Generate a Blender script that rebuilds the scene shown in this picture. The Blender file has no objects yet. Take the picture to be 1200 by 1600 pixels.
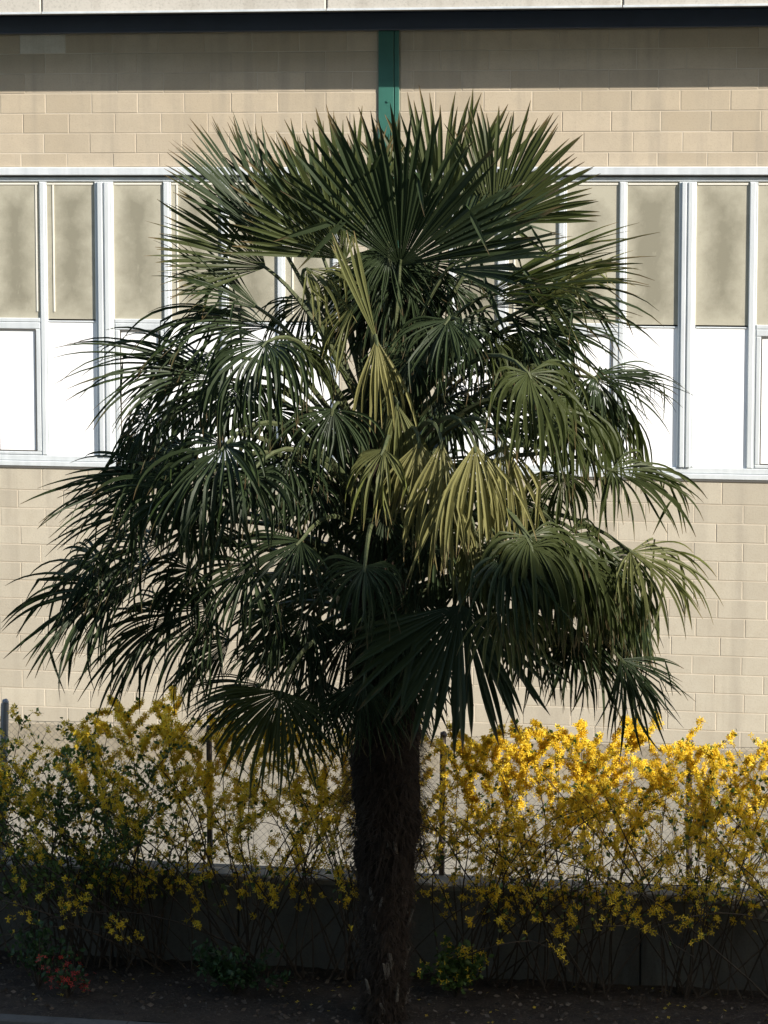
import bpy, math, random
from mathutils import Vector as V, Matrix
random.seed(7)
R = math.radians
sc = bpy.context.scene
col = sc.collection

# ------------------------------------------------------------------ camera, sky, sun, exposure
FPX = 4600.0
YAW, PITCH = R(11.3), math.atan(520 / 4600.0)
CAM = V((6.015, -30.1, 6.2))
cd = bpy.data.cameras.new('camera'); cam = bpy.data.objects.new('camera', cd); col.objects.link(cam)
cd.sensor_fit = 'HORIZONTAL'; cd.sensor_width = 36.0; cd.lens = 36.0 * FPX / 1200.0
cd.clip_start = 0.1; cd.clip_end = 3000
cam.location = CAM; cam.rotation_euler = (math.pi / 2 - PITCH, 0, YAW)
sc.camera = cam
SUN_AZ = R(58)                       # from the factory wall's normal (-Y) towards +X
PROF = 1.05                          # tangent of the sun's height seen along the wall
SUN_EL = math.atan(PROF * math.cos(SUN_AZ))
sdir = V((math.sin(SUN_AZ) * math.cos(SUN_EL), -math.cos(SUN_AZ) * math.cos(SUN_EL), math.sin(SUN_EL)))
w = bpy.data.worlds.new('World'); sc.world = w; w.use_nodes = True
nt = w.node_tree; bg = nt.nodes['Background']
sky = nt.nodes.new('ShaderNodeTexSky'); sky.sky_type = 'NISHITA'; sky.sun_disc = False
sky.sun_elevation = SUN_EL; sky.sun_rotation = math.atan2(sdir.x, sdir.y)
sky.air_density = 1.0; sky.dust_density = 1.0; sky.ozone_density = 1.0
nt.links.new(sky.outputs[0], bg.inputs[0]); bg.inputs[1].default_value = 0.15
sd = bpy.data.lights.new('sun', 'SUN'); sd.energy = 5.0; sd.angle = R(0.5); sd.color = (1.0, 0.94, 0.86)
so = bpy.data.objects.new('sun', sd); col.objects.link(so); so.location = (20, -20, 40)
so.rotation_euler = sdir.to_track_quat('Z', 'Y').to_euler()
sc.view_settings.view_transform = 'Standard'; sc.view_settings.look = 'None'
sc.view_settings.exposure = 0.78; sc.view_settings.gamma = 1.0; sc.view_settings.use_curve_mapping = False
sc.render.engine = 'CYCLES'

# ------------------------------------------------------------------ helpers
_f = V((-math.sin(YAW) * math.cos(PITCH), math.cos(YAW) * math.cos(PITCH), -math.sin(PITCH)))
_r = V((math.cos(YAW), math.sin(YAW), 0)); _u = _r.cross(_f)
def at(px, py, Y):
    """survey: the point of the vertical plane Y that the photograph shows at px, py"""
    d = _f * FPX + _r * (px - 600) - _u * (py - 800)
    return CAM + d * ((Y - CAM.y) / d.y)

class MB:
    def __init__(s): s.v = []; s.f = []; s.a = []
    def add(s, vs, fs, a=0.0):
        o = len(s.v); s.v += [tuple(x) for x in vs]; s.f += [tuple(i + o for i in f) for f in fs]
        s.a += [a] * len(vs) if not isinstance(a, list) else a
    def box(s, x0, x1, y0, y1, z0, z1):
        s.add([(x0,y0,z0),(x1,y0,z0),(x1,y1,z0),(x0,y1,z0),(x0,y0,z1),(x1,y0,z1),(x1,y1,z1),(x0,y1,z1)],
              [(0,3,2,1),(4,5,6,7),(0,1,5,4),(1,2,6,5),(2,3,7,6),(3,0,4,7)])
    def bevbox(s, x0, x1, y0, y1, z0, z1, b):
        """box whose front (-Y) edges are chamfered"""
        s.add([(x0,y1,z0),(x1,y1,z0),(x1,y1,z1),(x0,y1,z1),
               (x0,y0+b,z0),(x1,y0+b,z0),(x1,y0+b,z1),(x0,y0+b,z1),
               (x0+b,y0,z0+b),(x1-b,y0,z0+b),(x1-b,y0,z1-b),(x0+b,y0,z1-b)],
              [(0,1,2,3)[::-1],(0,1,5,4),(1,2,6,5),(2,3,7,6),(3,0,4,7),(4,5,9,8),(5,6,10,9),(6,7,11,10),(7,4,8,11),(8,9,10,11)])
    def tube(s, pts, rad, n=5, a=0.0, cap=True):
        rings = []
        prev = None
        for i, p in enumerate(pts):
            d = (pts[min(i+1, len(pts)-1)] - pts[max(i-1, 0)]).normalized()
            if prev is None: u = d.orthogonal().normalized()
            else:
                u = prev - d * prev.dot(d); u = u.normalized() if u.length > 1e-6 else d.orthogonal().normalized()
            prev = u; q = d.cross(u); r = rad[i] if isinstance(rad, (list, tuple)) else rad
            rings.append([p + (u * math.cos(6.28318*k/n) + q * math.sin(6.28318*k/n)) * r for k in range(n)])
        vs = [x for g in rings for x in g]; fs = []
        for i in range(len(pts) - 1):
            for k in range(n):
                k2 = (k + 1) % n; fs.append((i*n+k, i*n+k2, (i+1)*n+k2, (i+1)*n+k))
        if cap: fs.append(tuple(range(n))[::-1]); fs.append(tuple((len(pts)-1)*n+k for k in range(n)))
        s.add(vs, fs, a)
    def mesh(s, name, mat, attr=False, smooth=False):
        m = bpy.data.meshes.new(name); m.from_pydata(s.v, [], s.f)
        for mm in (mat if isinstance(mat, (list, tuple)) else [mat]): m.materials.append(mm)
        if attr:
            at_ = m.attributes.new('t', 'FLOAT', 'POINT'); at_.data.foreach_set('value', s.a)
        if smooth: m.polygons.foreach_set('use_smooth', [True] * len(m.polygons))
        m.update(); return m
    def build(s, name, mat, parent=None, loc=(0,0,0), **k):
        return link(name, s.mesh(name, mat, **k), parent, loc)
def link(name, mesh, parent=None, loc=(0,0,0)):
    o = bpy.data.objects.new(name, mesh); col.objects.link(o); o.location = loc; o.parent = parent
    return o
def tag(o, label=None, cat=None, group=None, kind=None):
    if label: o['label'] = label
    if cat: o['category'] = cat
    if group: o['group'] = group
    if kind: o['kind'] = kind
    return o
def empty(name, loc, label, cat, group=None):
    o = link(name, None, None, loc); o.empty_display_size = .2
    return tag(o, label, cat, group)

class N:
    """tiny node helper"""
    def __init__(s, name):
        s.m = bpy.data.materials.new(name); s.m.use_nodes = True; s.t = s.m.node_tree
        s.b = s.t.nodes['Principled BSDF']; s.out = s.t.nodes['Material Output']
    def n(s, t, **k):
        x = s.t.nodes.new('ShaderNode' + t)
        for a, b in k.items(): setattr(x, a, b)
        return x
    def l(s, a, b): s.t.links.new(a, b)
    def val(s, sock, v):
        if hasattr(v, 'links'): s.l(v, sock)
        else: sock.default_value = v
    def coords(s, kind='Object'): return s.n('TexCoord').outputs[kind]
    def pos(s): return s.n('NewGeometry').outputs['Position']
    def noise(s, co, scale, detail=4, rough=.6, mapping=None):
        if mapping:
            mp = s.n('Mapping'); s.l(co, mp.inputs[0]); mp.inputs['Scale'].default_value = mapping; co = mp.outputs[0]
        x = s.n('TexNoise'); s.l(co, x.inputs[0]); x.inputs['Scale'].default_value = scale
        x.inputs['Detail'].default_value = detail; x.inputs['Roughness'].default_value = rough
        return x.outputs[0]
    def ramp(s, fac, stops):
        x = s.n('ValToRGB'); s.l(fac, x.inputs[0]); e = x.color_ramp.elements
        while len(e) < len(stops): e.new(.5)
        for i, (p, c) in enumerate(stops):
            e[i].position = p; e[i].color = (c, c, c, 1) if isinstance(c, (int, float)) else (*c, 1)
        return x.outputs[0]
    def mix(s, fac, a, b, mode='MIX'):
        x = s.n('Mix', data_type='RGBA', blend_type=mode)
        s.val(x.inputs[0], fac)
        for sock, v in ((x.inputs[6], a), (x.inputs[7], b)):
            if isinstance(v, tuple): v = (*v, 1) if len(v) == 3 else v
            s.val(sock, v)
        return x.outputs[2]
    def math(s, op, a, b=0.0, c=0.0):
        x = s.n('Math', operation=op)
        for i, v in enumerate((a, b, c)): s.val(x.inputs[i], v)
        return x.outputs[0]
    def rnd(s): return s.n('ObjectInfo').outputs['Random']
    def bump(s, h, strength=.3, dist=.01):
        x = s.n('Bump'); s.l(h, x.inputs['Height']); x.inputs['Strength'].default_value = strength
        x.inputs['Distance'].default_value = dist; s.l(x.outputs[0], s.b.inputs['Normal'])
    def set(s, color=None, rough=.7, metal=0.0, spec=.4):
        if color is not None:
            if isinstance(color, tuple): s.b.inputs['Base Color'].default_value = (*color, 1)
            else: s.l(color, s.b.inputs['Base Color'])
        s.val(s.b.inputs['Roughness'], rough); s.b.inputs['Metallic'].default_value = metal
        s.b.inputs['Specular IOR Level'].default_value = spec
        return s.m
    def translucent(s, color, fac):
        t = s.n('BsdfTranslucent'); s.val(t.inputs[0], (*color, 1) if isinstance(color, tuple) else color)
        m = s.n('MixShader'); m.inputs[0].default_value = fac
        s.l(s.b.outputs[0], m.inputs[1]); s.l(t.outputs[0], m.inputs[2]); s.l(m.outputs[0], s.out.inputs[0])
        return s.m

# ------------------------------------------------------------------ materials
def mat_block(name, ca, cb, cw):
    k = N(name); p = k.pos()
    big = k.noise(p, .55, 4); fine = k.noise(p, 55, 3, .7); mid = k.noise(p, 6, 4)
    streak = k.noise(p, 1.0, 3, .6, (5, 1, .35))
    c = k.mix(k.rnd(), tuple(x * .93 for x in ca), tuple(x * 1.02 for x in cb))
    c = k.mix(k.ramp(big, [(.35, 0.), (.7, .45)]), c, cw)
    c = k.mix(k.ramp(mid, [(.45, 0.), (.75, .35)]), c, (.33,.285,.215))
    c = k.mix(k.ramp(streak, [(.5, 0.), (.75, .55)]), c, (.28,.25,.20))
    c = k.mix(k.ramp(fine, [(.3, .25), (.5, 0.)]), c, (.25,.21,.16))
    k.bump(fine, .35, .004)
    return k.set(c, .92, spec=.15)
def mat_mortar():
    k = N('mortar'); p = k.pos()
    c = k.mix(k.ramp(k.noise(p, 1.3, 4), [(.4, 0.), (.62, 1.)]), (.50,.44,.345), (.40,.345,.265))
    return k.set(c, .95, spec=.1)
def mat_metal(name, c1, c2, metal=.35, rough=.42):
    k = N(name); p = k.pos()
    f = k.noise(p, 3, 4, .6, (3, 3, .5)); g = k.noise(p, 30, 3)
    c = k.mix(k.ramp(f, [(.35, 0.), (.7, 1.)]), c1, c2)
    return k.set(c, k.ramp(g, [(.3, rough - .08), (.7, rough + .12)]), metal, .5)
def mat_dirty_pane():
    k = N('dirty_translucent_panel'); g = k.coords('Generated'); sep = k.n('SeparateXYZ'); k.l(g, sep.inputs[0])
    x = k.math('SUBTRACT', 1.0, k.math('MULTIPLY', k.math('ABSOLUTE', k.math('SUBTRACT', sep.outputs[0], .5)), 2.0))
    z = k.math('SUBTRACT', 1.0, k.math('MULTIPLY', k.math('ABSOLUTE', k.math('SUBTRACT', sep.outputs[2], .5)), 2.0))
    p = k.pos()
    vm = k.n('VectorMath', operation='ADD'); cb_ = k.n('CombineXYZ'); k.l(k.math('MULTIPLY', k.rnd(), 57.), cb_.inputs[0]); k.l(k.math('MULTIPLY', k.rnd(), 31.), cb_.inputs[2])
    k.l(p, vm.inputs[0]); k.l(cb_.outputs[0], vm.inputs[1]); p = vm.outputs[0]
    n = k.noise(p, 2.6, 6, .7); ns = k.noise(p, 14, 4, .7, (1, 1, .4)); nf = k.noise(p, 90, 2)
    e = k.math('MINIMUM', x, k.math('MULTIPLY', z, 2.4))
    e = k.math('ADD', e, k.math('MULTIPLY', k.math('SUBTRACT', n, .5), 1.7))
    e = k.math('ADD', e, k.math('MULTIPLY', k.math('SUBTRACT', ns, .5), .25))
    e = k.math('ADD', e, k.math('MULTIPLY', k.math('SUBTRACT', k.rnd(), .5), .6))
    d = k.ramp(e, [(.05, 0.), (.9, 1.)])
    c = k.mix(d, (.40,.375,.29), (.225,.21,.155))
    c = k.mix(k.ramp(ns, [(.6, 0.), (.8, .4)]), c, (.47,.44,.35))
    c = k.mix(k.ramp(nf, [(.62, 0.), (.75, .35)]), c, (.2,.18,.13))
    return k.set(c, .55, spec=.3)
def mat_white_pane():
    k = N('white_opal_panel'); n = k.noise(k.pos(), 3, 4)
    return k.set(k.mix(n, (.9,.9,.885), (.93,.93,.92)), .35, spec=.4)
def mat_paint(name, c, var=.25, rough=.5):
    k = N(name); n = k.noise(k.pos(), 4, 5)
    d = tuple(x * (1 - var) for x in c)
    return k.set(k.mix(k.ramp(n, [(.35, 0.), (.7, 1.)]), c, d), rough, spec=.4)
def mat_concrete(name, c1, c2, stain, bump=.4):
    k = N(name); p = k.pos()
    a = k.noise(p, 1.2, 5); b = k.noise(p, 40, 3, .7); s = k.noise(p, 1.0, 4, .6, (4, 4, .6))
    c = k.mix(k.ramp(a, [(.35, 0.), (.7, 1.)]), c1, c2)
    c = k.mix(k.ramp(s, [(.52, 0.), (.75, .8)]), c, stain)
    c = k.mix(k.ramp(b, [(.3, .4), (.5, 0.)]), c, tuple(x * .5 for x in c2))
    k.bump(b, bump, .006)
    return k.set(c, .92, spec=.2)
def mat_soil():
    k = N('soil'); p = k.pos(); a = k.noise(p, 4, 6, .7); b = k.noise(p, 45, 4, .75)
    c = k.mix(k.ramp(a, [(.35, 0.), (.65, 1.)]), (.042,.034,.026), (.075,.06,.045))
    c = k.mix(k.ramp(b, [(.55, 0.), (.72, 1.)]), c, (.16,.13,.095))
    k.bump(b, .9, .03)
    return k.set(c, .95, spec=.1)
def mat_palm(name, c1, c2, under, tip, tr, rough=.38):
    k = N(name); p = k.pos(); geo = k.n('NewGeometry')
    t = k.n('Attribute', attribute_name='t').outputs['Fac']
    n = k.noise(p, 5, 4); r = k.rnd()
    c = k.mix(k.math('FRACT', k.math('ADD', r, k.math('MULTIPLY', n, .9))), c1, c2)
    c = k.mix(k.ramp(n, [(.4, 0.), (.75, .5)]), c, tuple(min(1, x * 1.5) for x in c2))
    c = k.mix(geo.outputs['Backfacing'], c, under)
    tt = k.math('ADD', t, k.math('MULTIPLY', k.math('SUBTRACT', k.noise(p, 4, 3), .5), .35))
    c = k.mix(k.ramp(tt, [(.84, 0.), (.97, 1.)]), c, tip)
    k.set(c, rough, spec=.13)
    return k.translucent(k.mix(.5, c, tuple(min(1, x * 3) for x in c2)), tr)
def mat_leafy(name, c1, c2, tr=.3, rough=.5):
    k = N(name); t = k.n('Attribute', attribute_name='t').outputs['Fac']
    c = k.mix(t, c1, c2); k.set(c, rough, spec=.35)
    return k.translucent(c, tr)
def mat_bark(name, c1, c2, rough=.9):
    k = N(name); p = k.pos(); a = k.noise(p, 12, 5, .7); b = k.noise(p, 80, 3)
    k.bump(b, .5, .01)
    return k.set(k.mix(k.ramp(a, [(.35, 0.), (.7, 1.)]), c1, c2), rough, spec=.15)

M = dict(block_pale=mat_block('replaced_pale_block', (.55,.52,.44), (.55,.52,.44), (.52,.49,.42)), block=mat_block('concrete_block', (.42,.35,.25), (.47,.395,.29), (.43,.38,.30)), block_low=mat_block('pale_concrete_block', (.40,.355,.275), (.445,.40,.312), (.41,.38,.31)), mortar=mat_mortar(),
    frame=mat_metal('window_frame_metal', (.60,.63,.635), (.50,.53,.535), .1, .42),
    flash=mat_metal('lintel_flashing', (.62,.65,.66), (.50,.53,.54), .1, .42),
    dirty=mat_dirty_pane(), white=mat_white_pane(), bead=mat_paint('highlight_bead', (.72,.69,.6), .1),
    gasket=mat_paint('gasket', (.10,.095,.085), .2, .8),  # dark seal colour, also used for the painted shade lines
    green=mat_paint('green_column_paint', (.035,.13,.10), .2, .5), navy=mat_paint('dark_beam_paint', (.040,.054,.085), .2, .5),
    fascia=mat_concrete('fascia_panel', (.50,.47,.41), (.44,.415,.36), (.33,.30,.25), .1),
    soffit=mat_paint('soffit_sheet', (.05,.06,.075), .2),
    plinth=mat_concrete('plinth_concrete', (.30,.26,.19), (.24,.21,.16), (.18,.16,.12)),
    yard=mat_concrete('yard_concrete', (.265,.24,.19), (.215,.195,.155), (.165,.15,.12)),
    lowwall=mat_concrete('low_wall_concrete', (.16,.152,.125), (.11,.106,.088), (.05,.048,.04)),
    coping=mat_concrete('coping_concrete', (.24,.225,.19), (.17,.16,.135), (.09,.085,.07)),
    soil=mat_soil(), asphalt=mat_concrete('asphalt', (.06,.06,.058), (.045,.045,.045), (.035,.035,.035)),
    kerb=mat_concrete('kerb_stone', (.12,.115,.10), (.09,.085,.075), (.06,.055,.05)),
    ground=mat_concrete('ground_field', (.10,.11,.06), (.08,.09,.05), (.12,.10,.07)),
    wire=mat_metal('galvanised_wire', (.22,.22,.21), (.14,.12,.10), .5, .5),
    post=mat_metal('fence_post_steel', (.10,.075,.06), (.06,.05,.045), .3, .6),
    postg=mat_metal('weathered_fence_post', (.30,.31,.32), (.20,.20,.21), .3, .55),
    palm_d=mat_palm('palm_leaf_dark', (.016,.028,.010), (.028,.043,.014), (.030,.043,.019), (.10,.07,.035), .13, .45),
    palm_m=mat_palm('palm_leaf_mid', (.034,.047,.011), (.056,.070,.016), (.046,.056,.019), (.13,.09,.045), .18, .45),  # mid and light greens put sunlight into the colour of lit leaves
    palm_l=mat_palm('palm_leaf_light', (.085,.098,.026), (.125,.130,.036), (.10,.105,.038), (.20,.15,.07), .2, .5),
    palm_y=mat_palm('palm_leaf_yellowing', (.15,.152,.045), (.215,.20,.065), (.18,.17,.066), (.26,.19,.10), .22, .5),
    petiole=mat_bark('palm_petiole', (.05,.065,.028), (.09,.095,.045), .5),
    fibre=mat_bark('palm_fibre', (.022,.015,.010), (.048,.034,.023)), stub=mat_bark('palm_leaf_base', (.12,.10,.075), (.22,.19,.15)),
    twig=mat_bark('shrub_bark', (.045,.034,.024), (.085,.065,.045)),
    forsythia=mat_leafy('forsythia_petal', (.78,.52,.02), (.86,.67,.06), .4),
    leaf=mat_leafy('shrub_leaf', (.035,.075,.016), (.11,.17,.035), .3),
    leafd=mat_leafy('dark_shrub_leaf', (.022,.05,.015), (.05,.10,.03), .25),
    red=mat_leafy('red_blossom', (.36,.025,.02), (.48,.06,.04), .2),
    litter=mat_leafy('dry_leaf', (.045,.035,.025), (.15,.12,.09), .1, .9),
    facade=mat_paint('apartment_plaster', (.45,.42,.37), .15, .9), glass=mat_paint('apartment_glass', (.03,.04,.05), .1, .08))

# ------------------------------------------------------------------ setting
def sheet(name, x0, x1, y0, y1, z, mat, nx=1, ny=1, amp=0.0):
    m = MB(); vs = []; fs = []
    for j in range(ny + 1):
        for i in range(nx + 1):
            vs.append((x0 + (x1-x0)*i/nx, y0 + (y1-y0)*j/ny, z + (random.uniform(-amp, amp) if amp else 0)))
    for j in range(ny):
        for i in range(nx):
            a = j*(nx+1)+i; fs.append((a, a+1, a+nx+2, a+nx+1))
    m.add(vs, fs); o = m.build(name, mat, smooth=bool(amp)); o['kind'] = 'structure'; return o
sheet('ground', -900, 900, -900, 900, -.06, M['ground'])
sheet('yard', -14, 16, -7.6, 1, -.02, M['yard'])
sheet('soil_bed', -9, 13, -9.64, -7.85, .0, M['soil'], 220, 18, .016)
sheet('path', -14, 40, -30.2, -9.78, -.03, M['asphalt'])
kb = MB()
for i in range(24):
    x = -10 + i * 1.0
    kb.bevbox(x + .004, x + .996, -9.78, -9.64, -.2, .004, .012)
tag(kb.build('kerb', M['kerb']), kind='structure')

# ------------------------------------------------------------------ factory
XL, XR = -7.2, 8.2
fac = empty('factory_building', (0, 0, 0), 'long beige concrete block factory with dirty panel windows and dark eaves beam', 'factory')
Z_BLK0, Z_SILL, Z_LINT, Z_BEAM = .333, 3.143, 6.325, 7.722
PIER = (-.476, .676)
COLX = (-.055, .162)
def wallbox(x0, x1, z0, z1):
    m = MB(); m.box(x0, x1, .0028, .25, z0, z1); return m.build('wall', M['mortar'], fac)
w_low = wallbox(XL, XR, Z_BLK0, Z_SILL - .004)
w_pier = wallbox(PIER[0] + .002, PIER[1] - .002, Z_SILL, Z_LINT - .10)
w_up = wallbox(XL, XR, Z_LINT - .096, 8.0)
cache = {}
def block_mesh(wd, h, bm):
    key = (round(wd, 3), round(h, 3), bm)
    if key not in cache:
        m = MB(); m.bevbox(0, wd, 0, .06, 0, h, .003); cache[key] = m.mesh('block', M[bm])
    return cache[key]
J = .010
infill = {}
def courses(parent, z_edges, x0, x1, phase, hidden, bm='block'):
    for r, (za, zb) in enumerate(zip(z_edges[:-1], z_edges[1:])):
        xs = [x0]; x = math.floor(x0 / .505) * .505 + phase + (r % 2) * .2525 + random.choice((0, 0, .03, -.025))
        while x < x1:
            if x > x0 + .06 and x < x1 - .06: xs.append(x)
            x += .505
        xs.append(x1)
        for xa, xb in zip(xs[:-1], xs[1:]):
            wd, h = xb - xa - J, zb - za - J
            if wd < .03 or h < .02: continue
            y = -.0005 + random.uniform(-.0015, .0015)
            if hidden((xa + xb) / 2, (za + zb) / 2):
                infill.setdefault(parent.name, (parent, MB(), bm))[1].bevbox(xa+J/2, xb-J/2, y, y+.06, za+J/2, zb-J/2, .003)
            else:
                link('block', block_mesh(wd, h, bm), parent, (xa + J/2, y, za + J/2))
def edges(z0, z1, start, step):
    e = [z0]; z = start
    while z < z1 - .04:
        if z > z0 + .04: e.append(z)
        z += step
    return e + [z1]
inframe = lambda x: -4.45 < x < 4.3
up_e = edges(Z_LINT + .003, Z_BEAM - .003, 6.472, .2085)
for a, b, ph in ((XL, COLX[0] - .006, .14), (COLX[1] + .006, XR, .31)):
    courses(w_up, up_e, a, b, ph, lambda x, z: not inframe(x) or (-1.6 < x < 1.2 and z < 6.75))
lo_e = edges(Z_BLK0 + .003, Z_SILL - .03, .527, .1963)
for a, b, ph in ((XL, COLX[0] - .006, .05), (COLX[1] + .006, XR, .22)):
    courses(w_low, lo_e, a, b, ph, lambda x, z: not inframe(x) or (-2.6 < x < 2.7 and z > .95) or z < .5, 'block_low')
courses(w_pier, edges(Z_SILL, Z_LINT - .102, 3.30, .2), PIER[0] + .02, COLX[0] - .006, .1, lambda x, z: True, 'block_low')
courses(w_pier, edges(Z_SILL, Z_LINT - .102, 3.30, .2), COLX[1] + .006, PIER[1] - .02, .2, lambda x, z: True, 'block_low')
for nm, (par, mb, bm) in infill.items():
    tag(mb.build('block_infill', M[bm], par), kind='stuff')
pale = min((o for o in w_up.children if o.name.startswith('block') and 'infill' not in o.name), key=lambda o: (o.location.x + .25 + 3.66)**2 + (o.location.z + .1 - 7.41)**2)
pale.data = pale.data.copy(); pale.data.materials[0] = M['block_pale']
m = MB(); m.box(XL, XR, -.035, .25, -.3, Z_BLK0 - .002); m.build('plinth', M['plinth'], fac)
m = MB()                                       # green H-section column with a groove near its right flange
m.bevbox(COLX[0], COLX[1] - .056, -.022, .12, -.1, Z_BEAM - .002, .004)
m.bevbox(COLX[1] - .046, COLX[1], -.022, .12, -.1, Z_BEAM - .002, .004)
m.box(COLX[0] + .01, COLX[1] - .01, -.006, .10, -.1, Z_BEAM - .004)
m.build('column', M['green'], fac)
for q in (5.0, 6.15, 7.0):
    b = MB(); b.tube([V((COLX[0]+.10, -.020, q)), V((COLX[0]+.10, -.034, q))], .014, 6); b.build('bolt', M['green'], fac)
EO = .72
ZF = 7.93 - .0575 * EO
m = MB(); m.bevbox(XL, XR, -.13, .25, Z_BEAM, ZF + .012, .006); m.build('eaves_beam', M['navy'], fac)
m = MB(); m.box(XL, XR, -EO + .05, .26, ZF + .015, ZF + .05); m.build('soffit', M['soffit'], fac)
roof = MB(); roof.box(XL, XR, -EO + .12, 12, ZF + .34, ZF + .42); rf = roof.build('roof', M['fascia'], fac)
x = XL; first = True
for w_ in (3.75, 3.0, 3.0, 3.0, 3.0):
    xe = min(x + w_, XR)
    if xe > x + .1:
        m = MB(); m.bevbox(x + .006, xe - .006, -EO, -EO + .1, ZF, ZF + .46, .012); pn = m.build('fascia_panel', M['fascia'], fac)
        m = MB(); m.box(x + .006, xe - .006, -EO - .012, -EO - .0005, ZF + .001, ZF + .022); m.build('drip_edge', M['flash'], pn)
    x = xe
wl = MB(); wl.box(XL, XL + .25, .26, 12, -.1, ZF + .3); wl.box(XR - .25, XR, .26, 12, -.1, ZF + .3); wl.box(XL, XR, 12, 12.25, -.1, ZF + .3)
wl.build('rear_wall', M['plinth'], fac)

# windows: two runs either side of the pier. mullion list: (x0, x1, thick)
Z0, Z1 = Z_SILL, Z_LINT - .10
TR0, TR1 = 4.655, 4.748
def window_run(xs, sashes, lines):
    xa, xb = xs[0][0], xs[-1][1]
    fr = MB()
    fr.bevbox(xa, xb, -.02, .09, Z0, Z0 + .055, .006); fr.bevbox(xa, xb, .004, .09, Z0 + .057, Z0 + .115, .006)
    fr.bevbox(xa, xb, .012, .09, Z1 - .05, Z1 - .002, .005)
    wn = fr.build('window', M['frame'], fac)
    sl = MB(); sl.box(xa, xb, -.012, .2, Z0 - .022, Z0 - .003); sl.build('sill_shade_line', M['gasket'], wn)  # dark strip paints the shade line under the projecting sill frame
    for (a, b, thick) in xs:
        mu = MB()
        if thick:
            w3 = (b - a) / 3
            mu.bevbox(a, b, .0, .088, Z0 + .117, Z1 - .052, .012)
            mu.bevbox(a + w3*.55, a + w3*1.35, -.022, -.0005, Z0 + .118, Z1 - .053, .006)
            mu.bevbox(a + w3*1.65, a + w3*2.45, -.022, -.0005, Z0 + .118, Z1 - .053, .006)
        else:
            mu.bevbox(a + .001, b - .012, .002, .088, Z0 + .117, Z1 - .052, .010)
            mu.bevbox(b - .012, b + .006, .018, .089, Z0 + .117, Z1 - .052, .004)
        mu.build('mullion', M['frame'], wn)
    for i in range(len(xs) - 1):
        a, b = xs[i][1], xs[i+1][0]
        if b - a < .1: continue
        t = MB(); t.bevbox(a + .007, b - .001, .008 if i in sashes else .02, .087, TR0 + .03, TR1 - (.02 if i in sashes else .045), .006); t.build('transom', M['frame'], wn)
        p = MB(); p.box(a - .002, b + .002,   .030, .040, TR1 - .028, Z1 - .035); p.build('pane', M['dirty'], wn)
        g = MB(); g.box(a + .012, b - .012, .022, .0295, Z1 - .082, Z1 - .064)
        if i in lines: g.box(a + lines[i], a + lines[i] + .016, .022, .0295, TR1 + .05, Z1 - .084)
        g.build('highlight_bead', M['bead'], wn)  # pale strips put in for the bright highlight lines on the upper panes
        if i in sashes:
            s = MB(); e = .058
            s.bevbox(a + .008, b - .002, .008, .086, TR0 - .045, TR0 + .028, .008)
            s.bevbox(a + .008, b - .002, .010, .086, Z0 + .118, Z0 + .155, .008)
            s.bevbox(a + .008, a + e, .009, .085, Z0 + .156, TR0 - .046, .008)
            s.bevbox(b - e, b - .002, .009, .085, Z0 + .156, TR0 - .046, .008)
            s.build('sash', M['frame'], wn)
            g2 = MB(); q0, q1, z0, z1 = a + e, b - e, Z0 + .156, TR0 - .046
            g2.box(q0, q0+.012, .016, .0295, z0, z1); g2.box(q1-.012, q1, .016, .0295, z0, z1)
            g2.box(q0+.012, q1-.012, .016, .0295, z0, z0+.012); g2.box(q0+.012, q1-.012, .016, .0295, z1-.012, z1)
            g2.build('gasket', M['gasket'], wn)
        p = MB(); p.box(a - .002, b + .002,   .0305, .0405, Z0 + .10, TR0 + .032); p.build('pane', M['white'], wn)
PW, TN, TK = .545, .078, .18
def seq(x, pattern, sgn):
    out = []
    for ch in pattern:
        wd = TK if ch == 'T' else TN
        out.append((x, x + wd, ch == 'T') if sgn > 0 else (x - wd, x, ch == 'T'))
        x += sgn * (wd + PW)
    return out
left = sorted(seq(PIER[0], 'tttt', -1))
left = [(-.552,-.476,0), (-1.145,-1.067,0), (-1.752,-1.674,0), (-2.375,-2.298,0), (-3.126,-2.922,1), (-3.738,-3.664,0),
        (-4.36,-4.283,0), (-5.11,-4.91,1), (-5.73,-5.65,0), (-6.35,-6.27,0), (-7.1,-6.9,1)]
left.sort()
right = [(.676,.752,0), (1.19,1.30,0), (1.824,1.903,0), (2.45,2.523,0), (3.059,3.235,1), (3.773,3.85,0), (4.395,4.47,0),
         (5.02,5.2,1), (5.745,5.82,0), (6.365,6.44,0), (6.985,7.165,1), (7.71,7.79,0)]
window_run(left, {1, 4, 6}, {5: .07, 7: .065, 4: .5, 9: .08})
window_run(right, {2, 5, 8}, {1: .06})
m = MB(); m.bevbox(XL, XR, -.045, .0, Z_LINT - .085, Z_LINT, .008); m.build('lintel_flashing', M['flash'], fac)
m = MB(); m.box(XL, XR, -.0, .09, Z_LINT - .099, Z_LINT - .086); m.build('lintel_shade_line', M['gasket'], fac)  # dark strip paints in the shadow line below the projecting flashing

# ------------------------------------------------------------------ photographer's block of flats, behind the camera: it shades the garden strip
SH_Y, SH_Z = -8.45, 1.42
HB = SH_Z + (-30.7 - SH_Y) * -PROF
apt = empty('apartment_building', (12, -36, 0), 'tall plain plastered apartment block facing the factory across the yard', 'building')
m = MB(); m.box(-27, 46, -6, 5.3, -.1, HB); m.build('wall', M['facade'], apt)
wm = MB(); wm.bevbox(-.6, .6, -.03, .0, 0, 1.4, .004); wmesh = wm.mesh('window', M['glass'])
for fl in range(7):
    for i in range(18):
        o = link('window', wmesh, apt, (-24 + i * 3.9, 5.3, 1.2 + fl * 3.3))

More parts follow.
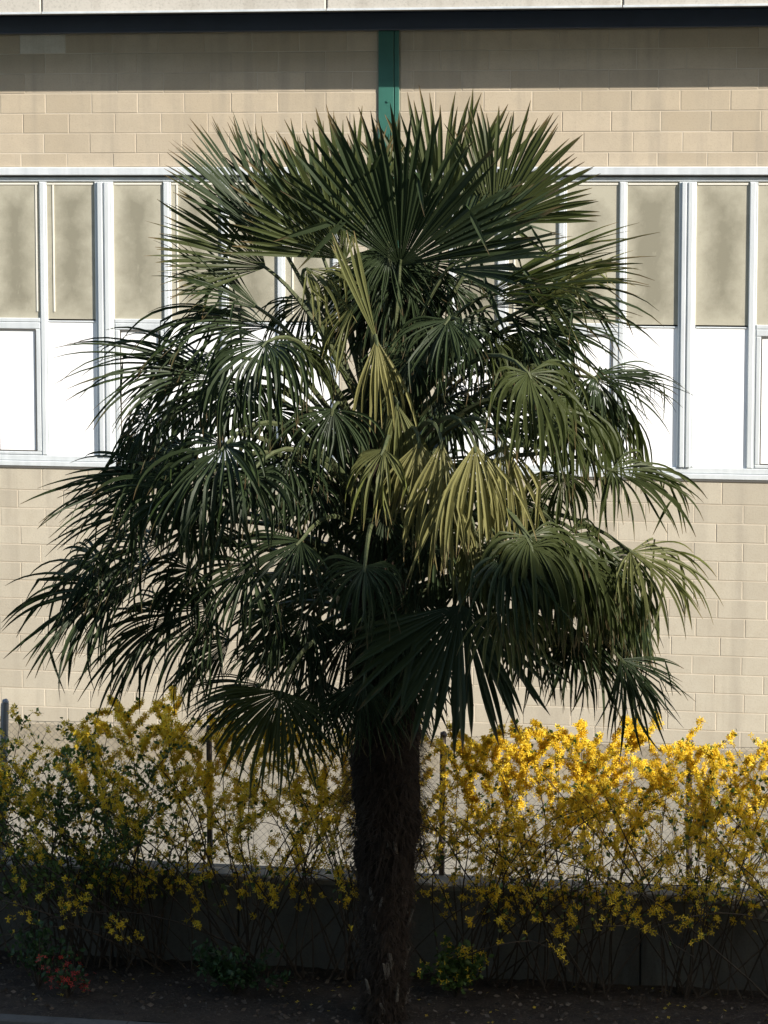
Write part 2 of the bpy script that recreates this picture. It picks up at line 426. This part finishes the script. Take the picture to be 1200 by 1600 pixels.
# ------------------------------------------------------------------ low wall and chain-link fence
lw = empty('low_wall', (1.5, -7.8, 0), 'low grey stained concrete wall carrying the chain link fence behind the bushes', 'wall')
x = -6
while x < 10:
    m = MB(); m.bevbox(x + .006 - 1.5, x + 3.194 - 1.5, -.10, .22, -.1, .662, .008); m.build('wall_section', M['lowwall'], lw)
    m = MB(); m.bevbox(x + .004 - 1.5, x + 3.196 - 1.5, -.112, .235, .664, .722, .012); m.build('coping', M['coping'], lw)
    x += 3.2
hp = at(1062, 1452, -7.9)
hole = MB(); ring = [V((math.cos(a) * .075 * random.uniform(.8, 1.15), -.104 + .0, math.sin(a) * .17 * random.uniform(.85, 1.1))) for a in [k * .5236 for k in range(12)]]
hole.add([V((0, -.097, 0))] + ring, [(0, 1 + (k + 1) % 12, 1 + k) for k in range(12)])
hole.build('hole', M['gasket'], lw, (hp.x - 1.5, 0, hp.z))  # flat dark patch; the hole's inner darkness is put into its colour

FY = -7.62
fence = empty('chain_link_fence', (1.5, FY, .73), 'rusty chain link fence on thin posts along the low concrete wall', 'fence')
for px, top, lean, key in ((2, 1099, .05, 'postg'), (328, 1140, 0, 'post'), (690, 1150, .01, 'post'), (1077, 1160, -.01, 'post')):
    b = at(px, 1335, FY); tz = at(px, top, FY).z
    m = MB(); x0 = b.x - 1.5; h = tz - .73
    m.box(x0 - .022, x0 + .022, -.022, .022, 0, .01)
    m.tube([V((x0, 0, .01)), V((x0 + lean * .5, 0, h * .5)), V((x0 + lean, 0, h))], .024 if key == 'post' else .034, 8)
    po = m.build('post', M[key], fence)
    c = MB(); c.tube([V((x0 + lean, 0, h)), V((x0 + lean + .006, 0, h + .02)), V((x0 + lean + .014, -.004, h + .035))], [.026, .03, .012], 8); c.build('cap', M[key], po)
m = MB(); P = .062; H = 1.10; nseg = int(H / (P / 2))
for i in range(int(9.6 / P)):
    x0 = -4.8 + i * P
    for s in (1, -1):
        pts = []
        for k in range(nseg + 1):
            z = .02 + k * P / 2
            pts.append(V((x0 + (P / 2 if (k % 2) else 0) * s + random.uniform(-.003, .003) + .012 * math.sin(z * 5 + x0 * 2), .028 + .003 * s + .012 * math.sin(x0 * 3 + z * 4), z + .012 * math.sin(x0 * 2.3))))
        m.tube(pts, .0017, 3, cap=False)
tag(m.build('wire_mesh', M['wire'], fence), kind='stuff')
for z in (.05, .58, 1.11):
    m = MB(); m.tube([V((-4.8 + .3 * k, .033, z + .008 * math.sin(k * 1.7))) for k in range(33)], .0025, 4); m.build('tension_wire', M['wire'], fence)

# ------------------------------------------------------------------ palm
PY = -9.2
PB = V((at(600, 1500, PY).x, PY, 0))
palm = empty('palm_tree', PB, 'large windmill palm with drooping dark green fan leaves and shaggy brown trunk', 'palm')
def trunk_r(z):
    prof = [(0, .16), (.35, .165), (.8, .18), (1.15, .215), (1.5, .24), (2.0, .25), (2.4, .23), (3.0, .18), (4.0, .13), (4.9, .05)]
    for (a, ra), (b, rb) in zip(prof[:-1], prof[1:]):
        if a <= z <= b: return ra + (rb - ra) * (z - a) / (b - a)
    return .05
def trunk_x(z): return .0 + .03 * math.sin(z * 1.1) - .01
m = MB(); NA, NZ = 40, 130; vs = []; fs = []
for j in range(NZ + 1):
    z = 4.9 * j / NZ - .05
    for i in range(NA):
        a = 6.28318 * i / NA
        r = trunk_r(max(0, z)) * (.9 + .12 * random.random() + .07 * math.sin(3 * a + z * 9) + .05 * math.sin(5 * a - z * 17))
        vs.append((trunk_x(z) + r * math.cos(a), r * math.sin(a), z))
for j in range(NZ):
    for i in range(NA):
        i2 = (i + 1) % NA; fs.append((j*NA+i, j*NA+i2, (j+1)*NA+i2, (j+1)*NA+i))
m.add(vs, fs); trunk = m.build('trunk', M['fibre'], palm)
m = MB()
for k in range(11000):
    z = random.uniform(.0, 3.4); a = random.uniform(0, 6.28318); r = trunk_r(z) * .95
    o = V((trunk_x(z) + r * math.cos(a), r * math.sin(a), z)); out = V((math.cos(a), math.sin(a), 0)); tan = V((-math.sin(a), math.cos(a), 0))
    L = random.uniform(.05, .16) * (1.6 if z > 1.2 else .75)
    d = (out * random.uniform(.15, .9) + tan * random.uniform(-.5, .5) + V((0, 0, random.uniform(-1.0, .35)))).normalized()
    wv = tan * random.uniform(.002, .006); e = o + d * L * .6; f = e + (d + V((0, 0, -.6))).normalized() * L * .4
    m.add([o - wv, o + wv, e + wv * .7, e - wv * .7, f], [(0,1,2,3), (3,2,4)])
tag(m.build('fibre', M['fibre'], trunk), kind='stuff')
stubm = MB(); stubm.add([(-.02,-.008,0),(.02,-.008,0),(.02,.008,0),(-.02,.008,0),(-.012,-.004,.13),(.010,-.004,.14),(.010,.005,.14),(-.012,.005,.13)],
        [(0,3,2,1),(4,5,6,7),(0,1,5,4),(1,2,6,5),(2,3,7,6),(3,0,4,7)])
stub_mesh = stubm.mesh('leaf_base', M['stub'])
for k in range(46):
    z = random.uniform(.05, 1.35); a = k * 2.4 + random.uniform(-.3, .3); r = trunk_r(z) * .95
    o = link('leaf_base', stub_mesh, trunk, (trunk_x(z) + r * math.cos(a), r * math.sin(a), z))
    o.rotation_euler = (random.uniform(-.5, .1), random.uniform(-.35, .35), a - math.pi / 2)
    o.scale = (random.uniform(.5, .9), 1, random.uniform(.6, 1.3))

DOWN = V((0, 0, -1)); CAMV = V((math.sin(YAW), -math.cos(YAW), .12)).normalized()
def fan(hub, axis, normal, Rr, S, droop, n, fold=.42, cup=.18, bend=.12, tsp=.40, mess=1.0):
    a = axis.normalized(); nn0 = (normal - a * normal.dot(a)).normalized(); b = nn0.cross(a)
    mb = MB(); K = 11
    ph = random.uniform(0, 6.28)
    for i in range(n):
        s = -1 + 2 * (i + .5) / n; th = s * S + random.gauss(0, (.14 + .3 * mess) * S / n)
        d = (a * math.cos(th) + b * math.sin(th) + nn0 * cup * (1 - math.cos(th)) * .6 + nn0 * random.gauss(0, .02 + .06 * mess)).normalized()
        L = Rr * (.70 + .30 * math.cos(th * .85)) * random.uniform(.92 - .16 * mess, 1.06)
        ts = tsp + random.uniform(-.04, .08); whs = L * max(ts, .33) * S / n * 1.12 * random.uniform(.8, 1.12)
        dr = droop * random.uniform(.5, 1.7) * (1 + .35 * abs(math.sin(th))); p = V((0, 0, 0)) + d * .01
        sharp = random.uniform(.34, .8) if random.random() < bend + .16 * mess else 9
        tw = random.gauss(0, .35 + .7 * mess); vs = []; aa = []; fs = []
        side = V((random.gauss(0, .04 + .09 * mess), random.gauss(0, .04 + .09 * mess), 0))
        for k in range(K + 1):
            t = k / K
            if k:
                g = max(0, t - .2) * 1.5
                d = (d + (DOWN * dr + side) * g / K * 4.2).normalized()
                if t > sharp: d = (d + DOWN * random.uniform(.7, 2.2) + side * 4).normalized(); sharp = 9
                p = p + d * (L / K)
            if t <= ts: wh = max(.003, L * t * S / n * 1.12)
            else:
                u = (t - ts) / (1 - ts); wh = whs * (1 + .12 * math.sin(u * 3.14)) * (1 - u ** 2.7) + .0014
            nn = nn0 - d * nn0.dot(d)
            nn = nn.normalized() if nn.length > .05 else d.orthogonal().normalized()
            wd = d.cross(nn)
            if t > ts:
                q = Matrix.Rotation(tw * (t - ts) / (1 - ts), 3, d); wd = q @ wd; nn = q @ nn
            fo = fold * (1.0 + .9 * mess if t > ts else .9)
            vs += [p - wd * wh + nn * fo * wh, p - nn * fo * wh * .3, p + wd * wh + nn * fo * wh]
            aa += [t, t * .96, t]
            if k:
                o = (k - 1) * 3; fs += [(o, o+3, o+4, o+1), (o+1, o+4, o+5, o+2)]
        mb.add(vs, fs, aa)
    return mb
def palm_leaf(hub, tip, camw, S, droop, kind, n=38, upw=1.0, bend=.12, cup=.18, grow=1.14, mess=None):
    ax = tip - hub; Rr = ax.length * (grow if droop > .055 else 1.04)
    nrm = V((0, 0, upw)) + CAMV * camw
    if nrm.cross(ax).length < .05: nrm = CAMV
    mb = fan(hub, ax, nrm, Rr, R(S), droop, n, bend=bend, cup=cup, tsp=.29 if droop > .055 else .52, mess=mess if mess is not None else (1.0 if droop > .055 else .15))
    lf = mb.build('leaf', M['palm_' + kind], palm, hub - PB, attr=True)
    zb = 2.6 + max(0, min(1, (hub.z - 2.0) / 3.9)) * 2.0
    ang = math.atan2(hub.y - PB.y, hub.x - PB.x); r = trunk_r(zb) * .8
    b = V((PB.x + trunk_x(zb) + r * math.cos(ang), PB.y + r * math.sin(ang), zb))
    A = ax.normalized(); dist = (hub - b).length
    c = hub - A * dist * .35 + V((0, 0, .12 * dist)); c = c * .6 + (b + V((math.cos(ang), math.sin(ang), 1.2)) * dist * .4) * .4
    pts = [(b * (1-t)**2 + c * 2*t*(1-t) + hub * t*t) - hub for t in [k / 9 for k in range(10)]]
    pts.append(A * .05)
    pm = MB(); pm.tube(pts, [.026 - .015 * k / 10 for k in range(11)], 5); pm.build('petiole', M['petiole'], lf)
    return lf
def PL(hx, hy, hd, tx, ty, td, camw, S, droop, kind, **k):
    return palm_leaf(at(hx, hy, PY + hd), at(tx, ty, PY + td), camw, S, droop, kind, **k)
random.seed(21)
LEAVES = [
 # crown top, upright fans
 (625,415,-.25, 665,178,-.7, 1.6, 66,.03,'d',dict(n=40,bend=.06)),
 (770,350,.05, 858,190,.05, 1.6, 60,.03,'m',dict(bend=.04)),
 (440,385,.0, 304,208,-.1, .5, 36,.02,'d',dict(bend=.04)),
 (415,418,-.15, 250,340,-.3, 1.0, 58,.05,'m',dict(bend=.05)),
 (540,405,.05, 452,203,-.35, 1.4, 58,.02,'m',dict(bend=.03)),
 (590,395,.5, 580,215,.5, 1.5, 62,.02,'d',dict(bend=.03)),
 (690,385,.45, 745,158,.45, 1.6, 62,.02,'m',dict(bend=.03)),
 (500,390,.3, 380,225,.3, 1.2, 52,.02,'d',dict(bend=.03)),
 (700,420,-.2, 870,310,-.3, .9, 60,.04,'d',dict()),
 # left side
 (405,482,-.3, 262,395,-.5, .3, 52,.12,'d',dict()),
 (420,512,-.2, 205,470,-.4, .2, 64,.45,'d',dict()),
 (440,535,-.7, 535,585,-.95, .2, 80,.9,'m',dict()),
 (345,590,-.3, 122,528,-.5, .3, 58,.30,'d',dict()),
 (350,560,.1, 190,600,.1, .3, 60,.45,'d',dict()),
 (372,602,-.7, 335,705,-.95, .4, 105,.8,'d',dict()),
 (380,605,-.6, 200,660,-.9, .5, 62,.45,'d',dict()),
 (290,768,-1.0, 160,815,-1.35, 1.1, 150,.42,'d',dict(n=46)),
 (265,742,-.3, 62,770,-.5, .4, 60,.22,'d',dict()),
 (310,705,0, 130,735,.0, .3, 60,.35,'d',dict()),
 (175,918,.2, 0,985,.15, .7, 85,.28,'d',dict()),
 (335,950,.0, 185,1040,-.2, .7, 80,.28,'d',dict()),
 (300,890,.0, 240,1000,-.1, .6, 95,.45,'d',dict()),
 (250,850,.1, 95,880,.1, .5, 75,.35,'d',dict()),
 (240,890,.4, 70,950,.5, .4, 70,.3,'d',dict()),
 (270,960,.3, 110,1030,.3, .5, 70,.3,'d',dict()),
 (360,1000,.2, 250,1070,.2, .5, 75,.35,'d',dict()),
 (604,425,-.15, 598,545,-.2, 1.2, 105,.12,'d',dict()),
 (612,470,.1, 610,600,.1, 1.0, 90,.15,'d',dict()),
 (640,520,-.1, 668,640,-.2, .8, 80,.2,'d',dict()),
 (606,380,.3, 602,490,.3, 1.2, 70,.05,'d',dict()),
 (608,395,-.2, 612,480,-.3, 1.0, 100,.3,'d',dict()),
 (610,405,.05, 600,520,.0, .5, 95,.2,'d',dict()),
 (665,410,.1, 700,515,.1, .5, 90,.2,'d',dict()),
 (560,420,.1, 545,520,.1, .5, 80,.2,'d',dict()),
 (605,950,-.5, 590,1095,-.6, .6, 80,.35,'d',dict()),
 (650,930,-.7, 625,1075,-.85, .6, 80,.35,'d',dict()),
 (545,990,-.4, 515,1120,-.5, .6, 75,.3,'d',dict()),
 (620,1040,-.3, 615,1160,-.3, .6, 80,.2,'d',dict()),
 (730,900,-.5, 740,1040,-.6, .5, 90,.4,'d',dict()),
 (830,960,-.3, 830,1090,-.3, .5, 80,.35,'d',dict()),
 (480,1010,.1, 430,1110,.1, .5, 80,.35,'d',dict()),
 (440,1080,-.7, 405,1230,-.8, .9, 85,.22,'m',dict(mess=.5)),
 (500,1060,-.5, 500,1190,-.6, .7, 60,.2,'d',dict(mess=.5)),
 (150,870,.3, 60,960,.3, .5, 80,.3,'d',dict()),
 (220,800,-.2, 100,860,-.3, .6, 85,.3,'d',dict()),
 (390,880,-.6, 320,1000,-.8, .5, 85,.4,'d',dict()),
 (440,960,-.3, 350,1050,-.4, .5, 80,.35,'d',dict()),
 (470,700,-.3, 430,830,-.4, .5, 95,.5,'d',dict()),
 (330,820,-.2, 300,940,-.3, .5, 95,.45,'d',dict()),
 (410,1070,-.3, 285,1120,-.5, .5, 55,.2,'d',dict()),
 # front centre
 (570,885,-1.5, 555,985,-1.8, .3, 115,.9,'d',dict()),
 (470,845,-1.2, 375,945,-1.6, .5, 80,.4,'d',dict()),
 (450,720,-.9, 400,830,-1.2, .5, 90,.5,'d',dict()),
 (600,702,-1.1, 552,800,-1.3, .3, 75,1.3,'l',dict(n=22,bend=.4)),
 (620,630,-.8, 640,800,-.9, .6, 30,.9,'l',dict(n=14)),
 (690,690,-1.15, 685,890,-1.2, .6, 30,.9,'y',dict(n=14)),
 (785,690,-1.0, 812,860,-1.1, .6, 36,1.2,'y',dict(n=14,bend=.3)),
 (740,820,-1.2, 735,960,-1.25, .6, 26,.7,'l',dict(n=10)),
 (655,690,-1.0, 650,840,-1.1, .6, 45,1.0,'y',dict(n=18)),
 (742,695,-1.3, 760,870,-1.4, .5, 44,1.3,'y',dict(n=18,bend=.5)),
 (700,760,-1.2, 695,905,-1.3, .6, 38,.5,'y',dict(n=16,bend=.05)),
 (588,530,-.8, 602,680,-.85, .7, 30,.9,'y',dict(n=14)),
 (590,535,-.75, 532,375,-.8, .8, 9,.0,'l',dict(n=6,bend=0)),
 (480,420,-.6, 552,470,-.8, .6, 50,.5,'l',dict(n=18,bend=.4)),
 (555,470,-.75, 490,560,-.8, .6, 30,.3,'l',dict(n=10,bend=.4)),
 (700,500,-.7, 640,590,-1.0, .5, 80,.5,'d',dict()),
 (640,560,-.3, 600,650,-.5, .5, 90,.5,'d',dict()),
 # right side
 (745,468,-.3, 985,372,-.4, .25, 52,.10,'m',dict()),
 (760,480,.2, 1010,430,.2, .2, 62,.30,'d',dict()),
 (800,500,-.2, 985,525,-.3, .6, 62,.18,'d',dict()),
 (720,500,-.5, 790,590,-.7, .3, 90,1.2,'d',dict()),
 (760,520,-.4, 850,580,-.5, .1, 70,1.0,'m',dict(bend=.3)),
 (840,520,.3, 850,640,.3, .6, 105,.4,'d',dict()),
 (830,480,-.5, 960,400,-.7, .3, 40,.25,'l',dict(n=20)),
 (930,592,.05, 985,680,.1, .4, 115,1.1,'d',dict()),
 (925,590,.1, 1070,590,.2, .4, 50,.3,'d',dict()),
 (900,620,.4, 880,760,.5, .5, 100,.4,'d',dict()),
 (955,735,-.4, 1105,772,-.5, .3, 92,.6,'m',dict()),
 (880,740,-.7, 850,840,-.9, .3, 90,1.0,'m',dict()),
 (985,862,-.6, 1120,935,-.75, .3, 85,.6,'l',dict()),
 (900,880,-.9, 915,985,-1.1, .3, 95,1.1,'m',dict()),
 (970,1030,-.5, 1050,1115,-.6, .5, 62,.15,'d',dict()),
 (900,990,-.2, 925,1115,-.3, .5, 80,.3,'d',dict()),
 (975,1020,-.3, 1000,1160,-.3, .5, 32,.1,'d',dict(n=16)),
 (830,855,-1.3, 855,955,-1.5, .3, 115,1.1,'m',dict()),
 (785,950,-1.4, 815,1045,-1.7, .6, 72,.65,'l',dict(n=26)),
 (720,945,-1.3, 690,1165,-1.45, 1.3, 72,.05,'d',dict(n=36,bend=.03,mess=.3)),
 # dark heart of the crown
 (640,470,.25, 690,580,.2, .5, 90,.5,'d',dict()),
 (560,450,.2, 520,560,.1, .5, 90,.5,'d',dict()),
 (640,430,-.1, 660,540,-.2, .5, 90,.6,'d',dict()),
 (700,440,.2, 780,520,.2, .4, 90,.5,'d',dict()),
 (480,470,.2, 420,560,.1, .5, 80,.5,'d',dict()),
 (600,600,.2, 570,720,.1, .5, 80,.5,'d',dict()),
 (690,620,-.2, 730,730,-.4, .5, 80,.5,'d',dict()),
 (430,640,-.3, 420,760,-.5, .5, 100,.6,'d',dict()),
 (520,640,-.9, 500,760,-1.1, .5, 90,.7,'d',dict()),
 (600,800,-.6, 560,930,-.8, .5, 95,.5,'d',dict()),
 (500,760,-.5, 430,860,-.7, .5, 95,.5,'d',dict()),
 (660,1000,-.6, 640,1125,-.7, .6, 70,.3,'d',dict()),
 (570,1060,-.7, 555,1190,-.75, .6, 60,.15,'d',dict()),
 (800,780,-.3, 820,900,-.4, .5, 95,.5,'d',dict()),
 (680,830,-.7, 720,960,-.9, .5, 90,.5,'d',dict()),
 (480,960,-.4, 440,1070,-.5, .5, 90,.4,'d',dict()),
]
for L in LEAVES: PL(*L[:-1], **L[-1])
for k in range(44):                            # mantle of older leaves round the front and sides
    az = R(-90) + R(118) * (2 * ((k * .618 + .13) % 1) - 1); u = (k * .3819 + .2) % 1
    zt = 2.05 + 1.75 * u if k < 34 else 3.7 + .9 * u
    tr_ = 1.55 + .95 * min(1, (zt - 1.95) / .8) - .12 * max(0, zt - 3.2)
    tr_ *= random.uniform(.86, 1.0); L_ = random.uniform(.72, .92); el = random.uniform(-.95, -.45)
    o_ = V((math.cos(az), math.sin(az), 0)); tip = PB + o_ * tr_ * .95 + V((0, 0, zt))
    hub = tip - (o_ * math.cos(el) + V((0, 0, math.sin(el)))) * L_
    if (-.9 < math.cos(az) * tr_ < 1.25 and zt > 2.15) or (math.cos(az) < -.5 and zt < 3.0): continue
    palm_leaf(hub, tip, random.uniform(0, .3), random.uniform(80, 120), random.uniform(.7, 1.5), random.choice('dmm' if math.cos(az) > .1 else 'dddm'), grow=1.0, bend=.3)  # more mid green on the right side, painting in its sunlit strands
for k in range(15):                            # leaves on the far side of the crown
    az = R(25 + 130 * ((k * .618) % 1)); hz = 2.7 + 2.3 * ((k * .37 + .1) % 1)
    rr = random.uniform(.75, 1.25) * (1.0 if hz < 4.4 else .7)
    hub = PB + V((rr * math.cos(az), rr * math.sin(az), hz))
    el = -.55 + (hz - 2.7) * .35
    tip = hub + V((math.cos(az) * math.cos(el), math.sin(az) * math.cos(el), math.sin(el))) * random.uniform(.75, 1.0)
    palm_leaf(hub, tip, 0, random.uniform(75, 100), random.uniform(.2, .5), 'd')

# ------------------------------------------------------------------ shrubs
def petal_flower(mb, c, size, nrm):
    u = nrm.orthogonal().normalized(); q = nrm.cross(u); s0 = random.uniform(0, 6.28); tone = random.random()
    for k in range(4):
        a = s0 + k * 1.5708; d = u * math.cos(a) + q * math.sin(a); e = nrm.cross(d)
        mb.add([c, c + d * size * .55 + e * size * .24 + nrm * size * .15, c + d * size + nrm * size * .1 , c + d * size * .55 - e * size * .24 + nrm * size * .15], [(0,1,2,3)], tone)
def leaf_quad(mb, c, d, size, wide=.3):
    e = d.orthogonal().normalized(); e = Matrix.Rotation(random.uniform(0, 6.28), 3, d) @ e; n = d.cross(e)
    mb.add([c, c + d * size * .5 + e * size * wide + n * size * .06, c + d * size, c + d * size * .5 - e * size * wide + n * size * .06], [(0,1,2,3)], random.random())
def rv(): 
    while 1:
        v = V((random.uniform(-1,1), random.uniform(-1,1), random.uniform(-1,1)))
        if .05 < v.length < 1: return v.normalized()
def arch(base, az, lean, H, droop, steps=10):
    d = V((math.cos(az) * lean, math.sin(az) * lean, 1)).normalized(); p = base.copy(); pts = [p.copy()]
    for k in range(steps):
        t = k / steps
        d = (d + V((math.cos(az), math.sin(az), 0)) * .05 * droop + DOWN * droop * .22 * t + V((random.gauss(0,.11), random.gauss(0,.08), 0))).normalized()
        p = p + d * H / steps; pts.append(p.copy())
    return pts
WY = -8.0
def clampy(p, lo=-8.95):
    if p.z < .8 and p.y > WY: p.y = WY - random.uniform(0, .03)
    if p.y > -7.72 and p.z < 1.95: p.y = -7.72 + random.uniform(-.03, .0)
    if p.y < lo: p.y = lo + random.uniform(0, .1)
    if p.z < .02: p.z = .02
    return p
def shrub(name, label, cat, group, base, nst, H, width, nflow, nleaf, fmat, lmat, ftop=1.0, lowfl=.10, zcap=2.03, fsize=.023, lsize=.045, twigs=7):
    root = empty(name, base, label, cat, group)
    st, fl, lf = MB(), MB(), MB(); sites = []
    for i in range(nst):
        az = random.uniform(0, 6.28); b = V((random.gauss(0, .2), random.gauss(0, .06), 0))
        lean = abs(random.gauss(0, .55)) * width
        h = H * random.uniform(.92, 1.2) * (1 + .25 * min(lean, 1)); dr = random.uniform(.15, 1.0) * (1 + lean * .6)
        pts = [clampy(p + base) - base for p in arch(b, az, lean, h, dr)]
        for p in pts: p.z = min(p.z, zcap + random.uniform(-.14, .04))
        st.tube(pts, [(.009 - .0068 * k / 10) for k in range(11)], 4, cap=False)
        for k in range(twigs):
            t = random.uniform(.25, .97); j = min(9, int(t * 10)); o = pts[j].lerp(pts[j+1], t * 10 - j)
            a2 = random.uniform(0, 6.28); ln = random.uniform(.12, .45)
            tp = arch(o, a2, random.uniform(.3, 1.6), ln, random.uniform(.0, .6), 4)
            tp = [clampy(p + base) - base for p in tp]
            for p in tp: p.z = min(p.z, zcap + .05)
            st.tube(tp, [.003, .0026, .0022, .0018, .0012], 3, cap=False); sites.append(tp)
        sites.append(pts[5:])
    def pick(power):
        for _ in range(40):
            tp = random.choice(sites); k = random.randrange(len(tp) - 1); p = tp[k].lerp(tp[k+1], random.random())
            h = max(0, min(1, (p.z - .5) / (zcap - .62)))
            if random.random() < lowfl + (1 - lowfl) * h ** power: return p
        return p
    n = 0
    while n < nflow:
        p = pick(ftop); kk = random.choice((2, 3, 3, 4, 5))
        for _ in range(kk):
            petal_flower(fl, p + rv() * random.uniform(.004, .03), fsize * random.uniform(.75, 1.3), rv()); n += 1
    for _ in range(nleaf):
        p = pick(.6); d = (rv() + V((0, 0, .5))).normalized(); leaf_quad(lf, p + rv() * .02, d, lsize * random.uniform(.6, 1.3))
    st.build('stems', M['twig'], root)
    if fl.v: tag(fl.build('flowers', M[fmat], root, attr=True), kind='stuff')
    if lf.v: tag(lf.build('foliage', M[lmat], root, attr=True), kind='stuff')
    return root
random.seed(5)
def gx(px): return at(px, 1530, -8.2).x
G = 'forsythia bushes along the low wall'
FS = [  # px, Y, stems, H, width, flowers, leaves, label
 (-60, -8.2, 26, 1.9, .8, 2200, 1500, 'thin forsythia bush around the leaning grey fence post'),
 (225, -8.2, 26, 2.05, .75, 8000, 1300, 'full yellow forsythia bush under the leftmost palm fans, next to the green shrub'),
 (400, -8.25, 25, 2.0, .8, 8500, 700, 'forsythia bush under the hanging palm fan, beside the shaggy trunk'),
 (560, -8.25, 24, 1.9, .7, 4000, 500, 'forsythia bush growing directly behind the palm trunk'),
 (740, -8.2, 26, 1.95, .8, 8000, 700, 'forsythia bush with a bare open middle above the small round green shrub'),
 (905, -8.2, 27, 2.0, .8, 9500, 900, 'dense yellow forsythia bush hanging sprays of blossom low over the bare soil'),
 (1080, -8.2, 26, 2.0, .8, 9000, 1000, 'forsythia bush with bare arching stems in front of the dark hole in the wall'),
 (1260, -8.2, 26, 2.0, .8, 8500, 900, 'tall forsythia bush at the far end of the hedge past the hole in the wall')]
for px, y, ns, h, wd, nf, nl, lab in FS:
    shrub('forsythia_bush', lab, 'bush', G, V((gx(px), y, 0)), ns, h, wd, nf, nl, 'forsythia', 'leaf', ftop=3.6, lowfl=.06, twigs=11, zcap=1.88 if px < 100 else 2.0)
shrub('green_shrub', 'leafy green shrub mixed into the yellow hedge near the leaning fence post', 'bush', None, V((gx(120), -8.3, 0)), 34, 1.75, .75, 400, 5200, 'forsythia', 'leaf', ftop=.5, lowfl=.3, zcap=1.85)
def mound(name, label, base, n, rx, rz, lm, fm=None, nf=0, group=None, size=.05):
    root = empty(name, base, label, 'plant', group); st, lf, fl = MB(), MB(), MB()
    for k in range(16):
        a = random.uniform(0, 6.28); e = V((math.cos(a) * rx * random.uniform(.2, .9), math.sin(a) * rx * .5 * random.random(), rz * random.uniform(.4, .95)))
        pts = [V((0,0,0)), e * .5 + V((0, 0, .04)), e]; st.tube(pts, [.006, .004, .002], 3, cap=False)
        for j in range(n // 16):
            p = pts[1].lerp(e, random.uniform(-.3, 1.1)) + rv() * random.uniform(.01, .09); p.z = max(.02, p.z)
            leaf_quad(lf, p, (rv() + V((0, 0, .6))).normalized(), size * random.uniform(.6, 1.3), .32)
        for j in range(nf // 16):
            p = e + rv() * .06; p.z = max(.03, p.z); petal_flower(fl, p, .022 * random.uniform(.8, 1.3), rv())
    st.build('stems', M['twig'], root); tag(lf.build('foliage', M[lm], root, attr=True), kind='stuff')
    if fl.v: tag(fl.build('flowers', M[fm], root, attr=True), kind='stuff')
def spot(px, py):
    d = _f * FPX + _r * (px - 600) - _u * (py - 800); p = CAM + d * (-CAM.z / d.z); return p
mound('ground_shrub', 'low dark green leafy shrub on the soil beside the shaggy palm trunk', spot(365, 1555), 800, .46, .42, 'leafd')
mound('ground_shrub', 'small round green shrub dotted with yellow blossom by the palm trunk', spot(712, 1560), 760, .34, .42, 'leaf', 'forsythia', 96)
mound('quince_shrub', 'small shrub with red blossom on the soil below the green shrub', spot(105, 1560), 120, .22, .30, 'leafd', 'red', 64)
mound('ground_shrub', 'spindly green shrub at the foot of the leafy green hedge shrub', spot(60, 1545), 420, .34, .55, 'leafd')

# leaf litter on the soil
m = MB()
for k in range(1500):
    p = V((random.uniform(-2.5, 6.5), random.uniform(-9.5, -8.05), .018)); d = V((random.uniform(-1, 1), random.uniform(-1, 1), random.uniform(-.15, .3))).normalized()
    leaf_quad(m, p, d, random.uniform(.02, .06), .28)
tag(m.build('leaf_litter', M['litter'], attr=True), 'dry fallen leaves scattered over the dark soil', 'leaves', kind='stuff')

m = MB()
for k in range(130):
    p = V((random.uniform(-2, 6), random.uniform(-9.3, -8.05), .024)); petal_flower(m, p, random.uniform(.012, .02), (V((0, 0, 1)) + rv() * .5).normalized())
tag(m.build('fallen_petals', M['forsythia'], attr=True), 'fallen yellow blossom lying on the soil under the hedge', 'petals', kind='stuff')
